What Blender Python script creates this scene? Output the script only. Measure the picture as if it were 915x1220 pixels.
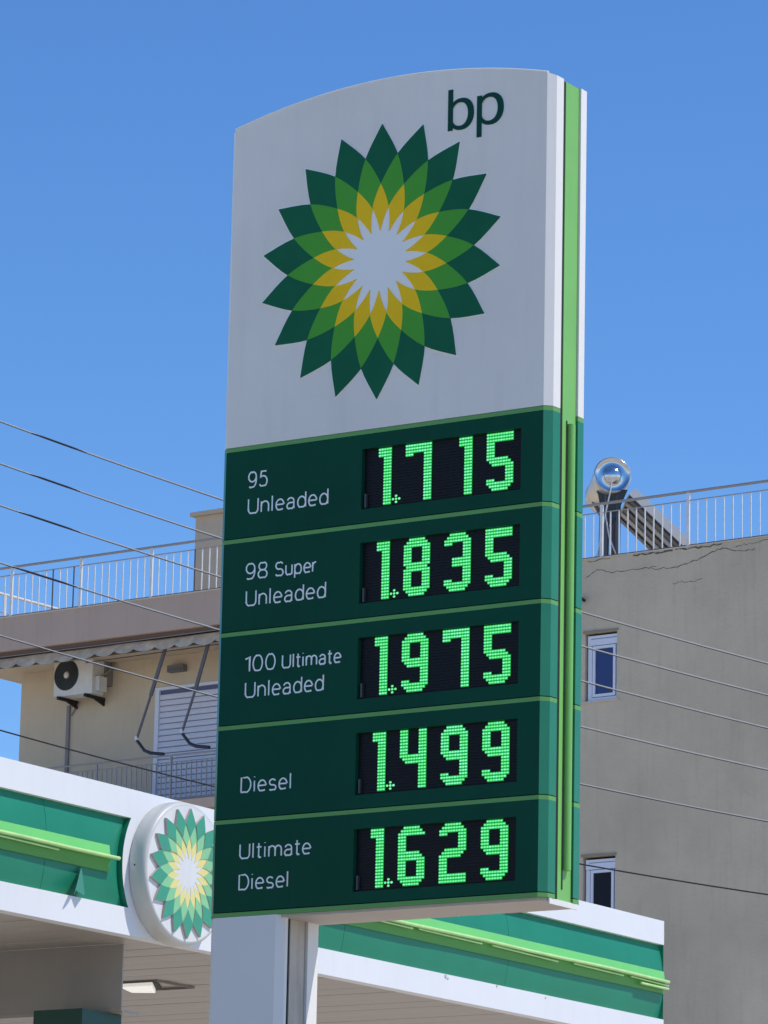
import bpy, math, random
from mathutils import Vector
random.seed(7)
sc = bpy.context.scene
R = math.radians
for o in list(bpy.data.objects):
    bpy.data.objects.remove(o)

# ------------------------------------------------------------------ camera
cam_data = bpy.data.cameras.new("camera")
cam = bpy.data.objects.new("camera", cam_data)
sc.collection.objects.link(cam)
PITCH, ROLL, FPX = 0.22644, 0.02073, 5075.74
Fv = Vector((0, math.cos(PITCH), math.sin(PITCH)))
Rv = Vector((1, 0, 0))
Uv = Rv.cross(Fv)
R2 = Rv * math.cos(ROLL) + Uv * math.sin(ROLL)
U2 = -Rv * math.sin(ROLL) + Uv * math.cos(ROLL)
from mathutils import Matrix
M3 = Matrix((R2, U2, -Fv)).transposed()
cam.matrix_world = Matrix.Translation((0, 0, 1.6)) @ M3.to_4x4()
cam_data.sensor_fit = 'VERTICAL'
cam_data.sensor_height = 36.0
cam_data.lens = FPX / 1220 * 36.0
cam_data.clip_start = 0.1
cam_data.clip_end = 5000
sc.camera = cam
sc.render.resolution_x, sc.render.resolution_y = 768, 1024

# ------------------------------------------------------------------ sky and sun
SUN_AZ, SUN_EL = -12.0, 55.0          # azimuth from +X towards +Y
world = bpy.data.worlds.new("World")
sc.world = world
world.use_nodes = True
wn = world.node_tree.nodes
sky = wn.new('ShaderNodeTexSky')
sky.sky_type = 'NISHITA'
sky.sun_disc = False
sky.sun_elevation = R(SUN_EL)
sky.sun_rotation = R(90 - SUN_AZ)
sky.altitude = 0
sky.air_density = 0.95
sky.dust_density = 0.0
sky.ozone_density = 8.0
hs = wn.new('ShaderNodeHueSaturation')
hs.inputs['Saturation'].default_value = 1.13
hs.inputs['Hue'].default_value = 0.504
world.node_tree.links.new(sky.outputs[0], hs.inputs['Color'])
world.node_tree.links.new(hs.outputs[0], wn['Background'].inputs[0])
wn['Background'].inputs[1].default_value = 0.128
sl = bpy.data.lights.new("sun", 'SUN')
sl.energy = 2.65
sl.angle = R(0.53)
sl.color = (1.0, 0.93, 0.82)
sun = bpy.data.objects.new("sun", sl)
sc.collection.objects.link(sun)
sv = Vector((math.cos(R(SUN_EL)) * math.cos(R(SUN_AZ)), math.cos(R(SUN_EL)) * math.sin(R(SUN_AZ)), math.sin(R(SUN_EL))))
sun.rotation_euler = sv.to_track_quat('Z', 'Y').to_euler()
sun.location = sv * 60
sc.view_settings.view_transform = 'Standard'
sc.view_settings.look = 'None'
sc.view_settings.exposure = 0.36
sc.view_settings.gamma = 1.0
sc.view_settings.use_curve_mapping = False
sc.render.engine = 'CYCLES'

# ------------------------------------------------------------------ materials
MATS = {}


def mat(name, col, rough=0.5, metal=0.0, spec=0.5, noise=0.0, nscale=3.0, coat=0.0, bump=0.0, bscale=40.0,
        emit=None, estr=0.0, streak=0.0, streak_col=None, trans=0.0, alpha=1.0):
    m = bpy.data.materials.new(name)
    m.use_nodes = True
    nt = m.node_tree
    N, L = nt.nodes, nt.links
    b = N['Principled BSDF']
    b.inputs['Base Color'].default_value = (*col, 1)
    b.inputs['Roughness'].default_value = rough
    b.inputs['Metallic'].default_value = metal
    b.inputs['Specular IOR Level'].default_value = spec
    b.inputs['Coat Weight'].default_value = coat
    b.inputs['Coat Roughness'].default_value = 0.12
    if trans:
        b.inputs['Transmission Weight'].default_value = trans
    if emit:
        b.inputs['Emission Color'].default_value = (*emit, 1)
        b.inputs['Emission Strength'].default_value = estr
    tc = N.new('ShaderNodeTexCoord')
    src = None
    if noise:
        nz = N.new('ShaderNodeTexNoise')
        nz.inputs['Scale'].default_value = nscale
        nz.inputs['Detail'].default_value = 6
        nz.inputs['Roughness'].default_value = 0.6
        L.new(tc.outputs['Object'], nz.inputs['Vector'])
        mp = N.new('ShaderNodeMapRange')
        mp.inputs['From Min'].default_value = 0.25
        mp.inputs['From Max'].default_value = 0.75
        mp.inputs['To Min'].default_value = 1 - noise
        mp.inputs['To Max'].default_value = 1 + noise
        L.new(nz.outputs['Fac'], mp.inputs['Value'])
        mx = N.new('ShaderNodeMix')
        mx.data_type = 'RGBA'
        mx.blend_type = 'MULTIPLY'
        mx.inputs[0].default_value = 1
        mx.inputs[6].default_value = (*col, 1)
        L.new(mp.outputs['Result'], mx.inputs[7])
        src = mx.outputs[2]
        rr = N.new('ShaderNodeMapRange')
        rr.inputs['To Min'].default_value = max(0.02, rough - 0.08)
        rr.inputs['To Max'].default_value = min(1, rough + 0.1)
        L.new(nz.outputs['Fac'], rr.inputs['Value'])
        L.new(rr.outputs['Result'], b.inputs['Roughness'])
    if streak:
        # vertical run-off dirt: noise stretched along Z
        mpg = N.new('ShaderNodeMapping')
        mpg.inputs['Scale'].default_value = (9, 9, 0.7)
        L.new(tc.outputs['Object'], mpg.inputs['Vector'])
        n2 = N.new('ShaderNodeTexNoise')
        n2.inputs['Scale'].default_value = 1.3
        n2.inputs['Detail'].default_value = 5
        L.new(mpg.outputs[0], n2.inputs['Vector'])
        r2 = N.new('ShaderNodeMapRange')
        r2.inputs['From Min'].default_value = 0.52
        r2.inputs['From Max'].default_value = 0.8
        r2.inputs['To Max'].default_value = streak
        L.new(n2.outputs['Fac'], r2.inputs['Value'])
        mx2 = N.new('ShaderNodeMix')
        mx2.data_type = 'RGBA'
        L.new(r2.outputs['Result'], mx2.inputs[0])
        if src:
            L.new(src, mx2.inputs[6])
        else:
            mx2.inputs[6].default_value = (*col, 1)
        mx2.inputs[7].default_value = (*(streak_col or tuple(c * 0.45 for c in col)), 1)
        src = mx2.outputs[2]
    if src:
        L.new(src, b.inputs['Base Color'])
    if bump:
        n3 = N.new('ShaderNodeTexNoise')
        n3.inputs['Scale'].default_value = bscale
        n3.inputs['Detail'].default_value = 4
        L.new(tc.outputs['Object'], n3.inputs['Vector'])
        bp_ = N.new('ShaderNodeBump')
        bp_.inputs['Strength'].default_value = bump
        bp_.inputs['Distance'].default_value = 0.02
        L.new(n3.outputs['Fac'], bp_.inputs['Height'])
        L.new(bp_.outputs[0], b.inputs['Normal'])
    MATS[name] = m
    return m


mat('header_white', (0.86, 0.80, 0.71), 0.5, spec=0.15, noise=0.08, nscale=0.8, streak=0.20, streak_col=(0.63, 0.59, 0.52))
mat('shell_white', (0.84, 0.81, 0.75), 0.45, spec=0.25, noise=0.03, nscale=2.0)
mat('emblem_white', (0.92, 0.90, 0.85), 0.5, spec=0.15)
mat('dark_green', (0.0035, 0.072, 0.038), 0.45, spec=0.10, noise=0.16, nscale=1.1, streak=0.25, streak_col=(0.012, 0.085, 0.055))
mat('facet_lit_green', (0.022, 0.22, 0.115), 0.35, spec=0.35, noise=0.08, nscale=3, coat=0.1, streak=0.3, streak_col=(0.07, 0.26, 0.18))  # the panels' green, lightened in its colour for the sunlit edges
mat('trim_green', (0.15, 0.38, 0.11), 0.5, spec=0.2, noise=0.05)
mat('core_green', (0.21, 0.52, 0.11), 0.4, noise=0.05)
mat('petal_dark', (0.010, 0.130, 0.060), 0.5, spec=0.1, noise=0.12)
mat('petal_light', (0.085, 0.38, 0.045), 0.5, spec=0.1, noise=0.07)
mat('petal_yellow', (0.97, 0.60, 0.018), 0.5, spec=0.1, noise=0.07)
mat('letter_green', (0.005, 0.065, 0.045), 0.5, spec=0.1)
mat('letter_white', (0.92, 0.93, 0.90), 0.5, spec=0.2)
mat('gap_dark', (0.012, 0.02, 0.018), 0.7)
mat('display_black', (0.009, 0.009, 0.012), 0.45, spec=0.2, noise=0.1, nscale=6)
mat('display_louvre', (0.013, 0.013, 0.017), 0.5, spec=0.2)
mat('steel', (0.08, 0.08, 0.09), 0.5, metal=0.2)
mat('led', (0.05, 0.3, 0.1), 0.5, emit=(0.15, 0.86, 0.25), estr=0.84)
mat('led_cool', (0.05, 0.3, 0.15), 0.5, emit=(0.22, 0.90, 0.46), estr=0.84)
mat('led_halo', (0.01, 0.1, 0.03), 0.6, spec=0.1, emit=(0.008, 0.34, 0.07), estr=0.75)
mat('web_rust', (0.50, 0.45, 0.38), 0.55, noise=0.18, nscale=4, streak=0.9, streak_col=(0.33, 0.17, 0.05))
mat('fascia_white', (0.78, 0.79, 0.80), 0.5, spec=0.2, noise=0.03, nscale=1.0, streak=0.06)
mat('fascia_green', (0.014, 0.235, 0.135), 0.42, spec=0.30, noise=0.10, nscale=1.6, streak=0.15, streak_col=(0.02, 0.17, 0.11))
mat('bar_green', (0.19, 0.62, 0.16), 0.4, noise=0.05)
mat('bar_shade_green', (0.075, 0.33, 0.05), 0.45, noise=0.05)  # darker rail green, the lip's shadow put into the colour
mat('bar_tip', (0.52, 0.78, 0.30), 0.35, noise=0.12, nscale=9)
mat('soffit_metal', (0.40, 0.36, 0.31), 0.42, noise=0.06, nscale=2.5, bump=0.05, bscale=3)
mat('bulkhead_metal', (0.35, 0.325, 0.285), 0.45, noise=0.07, nscale=1.2)
mat('column_green', (0.006, 0.06, 0.04), 0.45, noise=0.1)
mat('disc_white', (0.74, 0.74, 0.72), 0.35, noise=0.04, nscale=5, streak=0.12)
mat('rim_grey', (0.60, 0.60, 0.56), 0.4, noise=0.06, nscale=5)
mat('dpetal_dark', (0.05, 0.33, 0.20), 0.45, noise=0.07)
mat('dpetal_light', (0.26, 0.60, 0.30), 0.45, noise=0.07)
mat('dpetal_yellow', (0.80, 0.72, 0.26), 0.45, noise=0.05)
mat('dpetal_side', (0.50, 0.42, 0.38), 0.6)
mat('beige_stucco', (0.60, 0.50, 0.36), 0.95, spec=0.1, noise=0.08, nscale=0.9, bump=0.4, bscale=14, streak=0.14)
mat('grey_stucco', (0.60, 0.51, 0.37), 0.95, spec=0.1, noise=0.17, nscale=0.42, bump=0.5, bscale=16, streak=0.22, streak_col=(0.37, 0.32, 0.24))
mat('brown_fascia', (0.53, 0.40, 0.31), 0.9, spec=0.1, noise=0.07, nscale=0.8, streak=0.15)
mat('brown_edge', (0.17, 0.11, 0.085), 0.8)
mat('concrete', (0.62, 0.54, 0.43), 0.9, noise=0.1, nscale=0.6)
mat('asphalt', (0.055, 0.055, 0.058), 0.9, noise=0.2, nscale=2)
mat('road_paint', (0.75, 0.75, 0.72), 0.7, noise=0.1)
mat('rail_white', (0.72, 0.71, 0.68), 0.45, noise=0.12, nscale=6, metal=0.0)
mat('rail_grey', (0.32, 0.31, 0.30), 0.45, metal=0.3)
mat('rail_rust', (0.10, 0.06, 0.05), 0.7, noise=0.3, nscale=8)
mat('pvc_white', (0.72, 0.74, 0.82), 0.4)
mat('pvc_line', (0.10, 0.12, 0.22), 0.6)
mat('glass_blue', (0.025, 0.035, 0.14), 0.10, spec=0.6)
mat('glass_dark', (0.006, 0.006, 0.010), 0.3, spec=0.2)
mat('shutter', (0.66, 0.67, 0.74), 0.5, noise=0.05, nscale=3)
mat('awning_cloth', (0.68, 0.54, 0.38), 0.9, spec=0.05, noise=0.25, nscale=5)
mat('arm_grey', (0.13, 0.13, 0.15), 0.5, metal=0.3)
mat('arm_dark', (0.03, 0.035, 0.05), 0.5)
mat('ac_white', (0.68, 0.67, 0.62), 0.5, noise=0.08, nscale=5)
mat('ac_dark', (0.035, 0.045, 0.045), 0.6)
mat('black_iron', (0.015, 0.013, 0.013), 0.6)
mat('conduit', (0.24, 0.22, 0.21), 0.7)
mat('lamp_grey', (0.16, 0.16, 0.15), 0.6)
mat('tank_chrome', (0.62, 0.64, 0.66), 0.16, metal=1.0, noise=0.06, nscale=4)
mat('tank_side', (0.78, 0.73, 0.60), 0.35, metal=0.6, noise=0.2, nscale=3)
mat('collector_back', (0.10, 0.10, 0.10), 0.45, metal=0.2, noise=0.12, nscale=3)
mat('collector_frame', (0.60, 0.58, 0.53), 0.45, metal=0.1)
mat('collector_glass', (0.02, 0.025, 0.04), 0.1)
mat('wire_light', (0.50, 0.49, 0.46), 0.5, spec=0.4)
mat('wire_dark', (0.018, 0.017, 0.02), 0.6)
mat('crack_dark', (0.12, 0.12, 0.10), 0.95)
mat('screw_grey', (0.4, 0.4, 0.4), 0.5)
mat('stain', (0.30, 0.30, 0.27), 0.95)
mat('lens_white', (0.85, 0.85, 0.80), 0.3, emit=(1.0, 0.97, 0.88), estr=0.38)
mat('sill_tan', (0.30, 0.26, 0.18), 0.85, noise=0.1)
mat('base_metal', (0.56, 0.50, 0.44), 0.5, spec=0.2, noise=0.08, nscale=3)
mat('flap_green', (0.05, 0.26, 0.18), 0.3, coat=0.2)

# ------------------------------------------------------------------ frames of reference (real places)
# G: street grid of the filling station, u along the sign's face, w away from it; B: the apartment building
YG, OG = 0.57723, (-0.86380, 22.41054)
YB, OB = R(36.0), (0.0, 80.0)
FR = {'G': (YG, OG), 'B': (YB, OB), 'W': (0.0, (0, 0))}


def to_world(fr, p):
    y, o = FR[fr]
    return (o[0] + p[0] * math.cos(y) + p[1] * math.sin(y), o[1] - p[0] * math.sin(y) + p[1] * math.cos(y), p[2])


def tag(o, label=None, cat=None, group=None, kind=None):
    if label: o['label'] = label
    if cat: o['category'] = cat
    if group: o['group'] = group
    if kind: o['kind'] = kind
    return o


def thing(name, fr, base, label, cat, group=None):
    o = bpy.data.objects.new(name, None)
    o.empty_display_size = 0.2
    sc.collection.objects.link(o)
    o.location = to_world(fr, base)
    o.rotation_euler = (0, 0, -FR[fr][0])
    o['_b'] = base
    tag(o, label, cat, group)
    BASE[o.name] = (fr, base)
    del o['_b']
    return o


BASE = {}


class MB:
    """collects faces; build() links them as one mesh object"""

    def __init__(s):
        s.v, s.f, s.m, s.sm = [], [], [], []
        s.cur = 0
        s.smooth = False

    def add(s, vs, fs):
        n = len(s.v)
        s.v += [tuple(v) for v in vs]
        for f in fs:
            s.f.append(tuple(i + n for i in f))
            s.m.append(s.cur)
            s.sm.append(s.smooth)

    def box(s, x0, x1, y0, y1, z0, z1):
        x0, x1 = sorted((x0, x1)); y0, y1 = sorted((y0, y1)); z0, z1 = sorted((z0, z1))
        s.add([(x0, y0, z0), (x1, y0, z0), (x1, y1, z0), (x0, y1, z0), (x0, y0, z1), (x1, y0, z1), (x1, y1, z1), (x0, y1, z1)],
              [(0, 3, 2, 1), (4, 5, 6, 7), (0, 1, 5, 4), (1, 2, 6, 5), (2, 3, 7, 6), (3, 0, 4, 7)])
        return s

    def prism_z(s, poly, z0, z1):
        n = len(poly)
        a = sum(poly[i][0] * poly[(i + 1) % n][1] - poly[(i + 1) % n][0] * poly[i][1] for i in range(n))
        if a < 0: poly = poly[::-1]
        zt = z1 if callable(z1) else (lambda x, y: z1)
        s.add([(x, y, z0) for x, y in poly] + [(x, y, zt(x, y)) for x, y in poly],
              [tuple(range(n))[::-1], tuple(range(n, 2 * n))] + [(i, (i + 1) % n, n + (i + 1) % n, n + i) for i in range(n)])
        return s

    def prism_y(s, poly, y0, y1):
        """poly in x,z; front at y0 (facing -y)"""
        n = len(poly)
        a = sum(poly[i][0] * poly[(i + 1) % n][1] - poly[(i + 1) % n][0] * poly[i][1] for i in range(n))
        if a < 0: poly = poly[::-1]
        s.add([(x, y0, z) for x, z in poly] + [(x, y1, z) for x, z in poly],
              [tuple(range(n)), tuple(range(n, 2 * n))[::-1]] + [((i + 1) % n, i, n + i, n + (i + 1) % n) for i in range(n)])
        return s

    def prism_x(s, poly, x0, x1, side_mat=None):
        """poly in y,z; front at x1 (facing +x)"""
        n = len(poly)
        a = sum(poly[i][0] * poly[(i + 1) % n][1] - poly[(i + 1) % n][0] * poly[i][1] for i in range(n))
        if a < 0: poly = poly[::-1]
        c = s.cur
        s.add([(x0, y, z) for y, z in poly] + [(x1, y, z) for y, z in poly],
              [tuple(range(n))[::-1], tuple(range(n, 2 * n))])
        if side_mat is not None: s.cur = side_mat
        s.add([(x0, y, z) for y, z in poly] + [(x1, y, z) for y, z in poly],
              [(i, (i + 1) % n, n + (i + 1) % n, n + i) for i in range(n)])
        s.cur = c
        return s

    def tube(s, pts, r, n=8, cap=True):
        pts = [Vector(p) for p in pts]
        rs = r if isinstance(r, (list, tuple)) else [r] * len(pts)
        base = len(s.v)
        rings = []
        for i, p in enumerate(pts):
            t = (pts[min(i + 1, len(pts) - 1)] - pts[max(i - 1, 0)]).normalized()
            up = Vector((0, 0, 1)) if abs(t.z) < 0.9 else Vector((1, 0, 0))
            a = t.cross(up).normalized(); b = a.cross(t).normalized()
            rings.append([p + (a * math.cos(2 * math.pi * k / n) + b * math.sin(2 * math.pi * k / n)) * rs[i] for k in range(n)])
        vs = [v for rg in rings for v in rg]
        fs = []
        for i in range(len(pts) - 1):
            for k in range(n):
                k2 = (k + 1) % n
                fs.append((i * n + k, i * n + k2, (i + 1) * n + k2, (i + 1) * n + k))
        sm = s.smooth
        s.smooth = n > 6
        s.add(vs, fs)
        s.smooth = sm
        if cap:
            s.add(rings[0], [tuple(range(n))]); s.add(rings[-1], [tuple(range(n))[::-1]])
        return s

    def lathe(s, prof, c, axis, n=64):
        """prof: (distance along axis, radius)"""
        ax = Vector(axis).normalized()
        up = Vector((0, 0, 1)) if abs(ax.z) < 0.9 else Vector((1, 0, 0))
        a = ax.cross(up).normalized(); b = a.cross(ax)
        c = Vector(c)
        vs = []
        for d, r in prof:
            for k in range(n):
                t = 2 * math.pi * k / n
                vs.append(c + ax * d + (a * math.cos(t) + b * math.sin(t)) * r)
        fs = []
        for i in range(len(prof) - 1):
            for k in range(n):
                k2 = (k + 1) % n
                fs.append((i * n + k, i * n + k2, (i + 1) * n + k2, (i + 1) * n + k))
        sm = s.smooth; s.smooth = True
        s.add(vs, fs); s.smooth = sm
        return s

    def build(s, name, mats, parent=None, fr=None, base=(0, 0, 0)):
        if isinstance(mats, str): mats = [mats]
        root = parent
        while root is not None and root.parent is not None: root = root.parent
        if root is not None and root.name in BASE:
            fr, base = BASE[root.name]
        me = bpy.data.meshes.new(name)
        me.from_pydata([(v[0] - base[0], v[1] - base[1], v[2] - base[2]) for v in s.v], [], s.f)
        for m in mats: me.materials.append(MATS[m])
        me.polygons.foreach_set('material_index', s.m)
        me.polygons.foreach_set('use_smooth', s.sm)
        me.update()
        o = bpy.data.objects.new(name, me)
        sc.collection.objects.link(o)
        if parent is not None:
            o.parent = parent
        elif fr is not None:
            o.location = to_world(fr, base)
            o.rotation_euler = (0, 0, -FR[fr][0])
            BASE[o.name] = (fr, base)
        return o


def dup(o, dx, dy, dz, parent=None):
    """a copy of a part, its mesh shared, and of its own sub-parts"""
    c = o.copy()
    sc.collection.objects.link(c)
    c.parent = parent or o.parent
    c.location = (o.location.x + dx, o.location.y + dy, o.location.z + dz)
    for ch in o.children:
        g = ch.copy(); sc.collection.objects.link(g); g.parent = c
    return c


# ================================================================== SETTING
def ground_sheet(name, pts, z, m):
    mb = MB()
    n = len(pts)
    mb.add([(x, y, z) for x, y in pts], [tuple(range(n))])
    return tag(mb.build(name, m, None, 'G'), kind='structure')


ground_sheet('ground', [(-1500, -1500), (1500, -1500), (1500, 1500), (-1500, 1500)], -0.13, 'concrete')
ground_sheet('road', [(-400, -9), (400, -9), (400, -1.6), (-400, -1.6)], -0.126, 'asphalt')
ground_sheet('forecourt', [(-30, -1.3), (1.2, -1.3), (1.2, 26), (-30, 26)], 0.0, 'concrete')
mb = MB().box(-30, 30, -1.6, -1.3, -0.13, 0.02)
tag(mb.build('kerb', 'concrete', None, 'G'), kind='structure')
mb = MB().box(1.2, 30, -1.3, 26, -0.129, 0.006)
tag(mb.build('pavement', 'concrete', None, 'G'), kind='structure')
mb = MB()
for k in range(-12, 13):
    mb.box(k * 5, k * 5 + 2.4, -5.4, -5.26, -0.125, -0.122)
tag(mb.build('road_marking', 'road_paint', None, 'G'), kind='structure')

# ================================================================== THE PRICE SIGN
sign = thing('price_sign', 'G', (0.21, 0.18, 0.0),
             'tall white and green fuel price sign with sunflower emblem and five lit green prices', 'price sign')
STR = [7.093, 6.584, 6.074, 5.567, 5.061, 4.565]      # tops of the pale green strips
BT = 0.022
D = 0.386
Z_TOP = 8.904


def arc_z(u):
    return 9.034 - 0.131 * (max(0.0, min(2.0, u)) - 1.0) ** 2


def shell(uu0, uu1, front=True):
    """plan outline of one shell of the sign (front or back), faceted at both edges"""
    a = [(uu0 + 0.006, 0.0), (uu1, 0.0), (uu1 + 0.037, 0.037), (uu1 + 0.041, 0.102), (uu0 - 0.031, 0.102), (uu0 - 0.027, 0.030)]
    if not front: a = [(x, D - y) for x, y in a]
    return a


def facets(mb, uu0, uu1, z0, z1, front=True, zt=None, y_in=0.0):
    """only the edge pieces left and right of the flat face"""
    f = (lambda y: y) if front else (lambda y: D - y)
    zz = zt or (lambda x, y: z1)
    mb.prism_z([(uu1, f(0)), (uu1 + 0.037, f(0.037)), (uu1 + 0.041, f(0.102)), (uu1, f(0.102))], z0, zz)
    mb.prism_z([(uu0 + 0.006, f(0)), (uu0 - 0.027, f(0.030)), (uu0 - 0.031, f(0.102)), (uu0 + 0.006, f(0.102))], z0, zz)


def arc_face(z0, n=40, u0=0.006, u1=2.0):
    top = [(u1 - (u1 - u0) * i / n, arc_z(u1 - (u1 - u0) * i / n)) for i in range(n + 1)]
    return [(u0, z0), (u1, z0)] + top


# header (front and back) with the arched top
for front in (True, False):
    mb = MB()
    if front:
        mb.prism_y(arc_face(STR[0] + 0.003), 0.0, 0.102)
    else:
        mb.prism_y(arc_face(STR[0] + 0.003), D - 0.102, D)
    mb.cur = 1
    facets(mb, 0, 2.0, STR[0] + 0.003, Z_TOP, front, zt=lambda x, y: Z_TOP - 0.012 * max(0, abs(x - 1) - 1) / 0.037)
    mb.build('header_panel', ['header_white', 'shell_white'], sign)
# thin folded metal edge along the arch
mb = MB()
pp = [(0.0 + 2.0 * i / 40) for i in range(41)]
for a, b in zip(pp[:-1], pp[1:]):
    mb.add([(a, 0.001, arc_z(a) + 0.0), (b, 0.001, arc_z(b)), (b, D - 0.001, arc_z(b)), (a, D - 0.001, arc_z(a)),
            (a, 0.001, arc_z(a) + 0.006), (b, 0.001, arc_z(b) + 0.006), (b, D - 0.001, arc_z(b) + 0.006), (a, D - 0.001, arc_z(a) + 0.006)],
           [(4, 5, 6, 7), (0, 1, 5, 4), (2, 3, 7, 6), (3, 2, 1, 0)])
mb.tube([(0.002 + 2.0 * i / 40, 0.0035, arc_z(2.0 * i / 40) + 0.002) for i in range(41)], 0.0075, 8)
mb.build('top_edging', 'shell_white', sign)

# the pale core between the shells, with the dark gaps beside it
mb = MB()
mb.prism_y([(0.02, 4.60), (1.98, 4.60)] + [(1.98 - 1.96 * i / 20, arc_z(1.98 - 1.96 * i / 20) - 0.012) for i in range(21)], 0.103, D - 0.103)
mb.build('inner_frame', 'gap_dark', sign)
mb = MB()
mb.box(1.985, 2.030, 0.1435, 0.2765, 4.532, 8.888)
mb.box(-0.028, 0.012, 0.1435, 0.2765, 4.532, 8.888)
core = mb.build('edge_strip', 'core_green', sign)
mb = MB()
mb.tube([(2.040, 0.217, 4.70), (2.040, 0.217, 7.035)], 0.0225, 20)
mb.build('edge_tube', 'core_green', core)
mb = MB().box(2.0302, 2.032, 0.180, 0.193, 4.60, 7.05)
mb.build('tube_slot', 'gap_dark', core)

mb = MB()
mb.box(1.9805, 2.0262, 0.1035, 0.1432, 4.545, 8.880)
mb.box(1.9805, 2.0200, 0.2768, 0.2838, 4.545, 8.880)
mb.build('edge_gap_shade', 'gap_dark', sign)  # dark strips in the edge gaps, their colour stands in for shade

# sunflower emblem: petal cells between the five rings where the petals cross
EC = (0.972, 8.018)
RAD = [0.766, 0.592, 0.430, 0.300, 0.165, 0.05]


def edge_curve(scale=1.0, n=4):
    """points of one petal edge: angle 0 (tip) to 40 degrees, as (r*sin, r*cos)"""
    P = [(RAD[i] * math.sin(R(10 * i)) * scale, RAD[i] * math.cos(R(10 * i)) * scale) for i in range(6)]
    P = [(-P[1][0], P[1][1] + 2 * (P[0][1] - P[1][1]) * 1.0)] + P
    segs = []
    for i in range(1, 5):
        p0, p1, p2, p3 = P[i - 1], P[i], P[i + 1], P[min(i + 2, 6)]
        if i == 1: p0 = (2 * p1[0] - p2[0] - 0.012 * scale, 2 * p1[1] - p2[1])
        seg = []
        for k in range(n):
            t = k / n
            seg.append(tuple(0.5 * ((2 * p1[j]) + (-p0[j] + p2[j]) * t + (2 * p0[j] - 5 * p1[j] + 4 * p2[j] - p3[j]) * t * t +
                                    (-p0[j] + 3 * p1[j] - 3 * p2[j] + p3[j]) * t ** 3) for j in (0, 1)))
        seg.append(p2)
        segs.append(seg)
    return segs


def rot(p, a):
    # p = (lateral, radial) turned clockwise by a degrees from the vertical
    c, s_ = math.cos(R(a)), math.sin(R(a))
    return (p[0] * c + p[1] * s_, -p[0] * s_ + p[1] * c)


def mir(p):
    return (-p[0], p[1])


def petal_cell(k, ring, scale=1.0):
    """closed outline of one cell, ring 0 dark, 1 light, 2 yellow; axis angle of the cell"""
    S = edge_curve(scale)
    ax = 20.0 * k + 10.0 * ring
    # right side of the cell: edge of the petal whose tip lies 10*ring to the LEFT, going clockwise
    r1 = [rot(p, -10 * ring) for p in S[ring]]            # from cell top to right corner
    r2 = [rot(mir(p), 10 * (ring + 2)) for p in S[ring + 1]]   # from right corner down to the bottom
    right = r1 + r2[1:]
    left = [mir(p) for p in right][::-1]
    poly = right + left[1:-1]
    return [rot(p, ax) for p in poly]


sil = []
S = edge_curve(1.018)
for k in range(18):
    right = [rot(p, 20 * k) for p in S[0]]
    left = [rot(mir(p), 20 * (k + 1)) for p in S[0]][::-1]
    sil += right + left[1:-1]
mb = MB()
mb.prism_y([(EC[0] + x, EC[1] + z) for x, z in sil], -0.003, 0.0)
emblem = mb.build('emblem', 'emblem_white', sign)
for ring, mname in enumerate(('petal_dark', 'petal_light', 'petal_yellow')):
    for k in range(18):
        poly = petal_cell(k, ring)
        mb = MB()
        mb.prism_y([(EC[0] + x, EC[1] + z) for x, z in poly], -0.007, -0.003)
        mb.build('petal', mname, emblem)


# letters of the header, drawn as strokes and rings
def ring_letter(stem, bowl_c, name):
    mb = MB()
    mb.prism_y([(stem[0], stem[2]), (stem[1], stem[2]), (stem[1], stem[3]), (stem[0], stem[3])], -0.005, 0.0)
    n = 48
    oc, orad, ic, irad = bowl_c
    P, Q = [], []
    for k in range(n):
        t = 2 * math.pi * k / n
        def sup(c, r, e=2.2):
            x, z = math.cos(t), math.sin(t)
            return (max(stem[0] + 0.004, c[0] + r[0] * math.copysign(abs(x) ** (2 / e), x)), c[1] + r[1] * math.copysign(abs(z) ** (2 / e), z))
        P.append(sup(oc, orad)); Q.append(sup(ic, irad))
    Q = [(max(stem[1] - 0.002, x), z) for x, z in Q]
    vs = [(x, -0.0046, z) for x, z in P] + [(x, -0.0046, z) for x, z in Q]
    mb.add(vs, [(k, (k + 1) % n, n + (k + 1) % n, n + k) for k in range(n)])
    mb.add([(x, -0.0046, z) for x, z in P] + [(x, 0.0, z) for x, z in P], [(k, n + k, n + (k + 1) % n, (k + 1) % n) for k in range(n)])
    mb.build(name, 'letter_green', sign)


ring_letter((1.388, 1.417, 8.675, 8.904), ((1.470, 8.7595), (0.079, 0.0885), (1.4625, 8.7595), (0.0505, 0.0655)), 'letter_b')
ring_letter((1.569, 1.598, 8.612, 8.841), ((1.653, 8.7595), (0.081, 0.0885), (1.6455, 8.7595), (0.0525, 0.0655)), 'letter_p')


# fuel names: light sans-serif letters drawn as strokes of even width
def arc(cx, cy, rx, ry, a0, a1, n=None):
    n = n or max(3, int(abs(a1 - a0) / 15))
    return [(cx + rx * math.cos(R(a0 + (a1 - a0) * k / n)), cy + ry * math.sin(R(a0 + (a1 - a0) * k / n))) for k in range(n + 1)]


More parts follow.
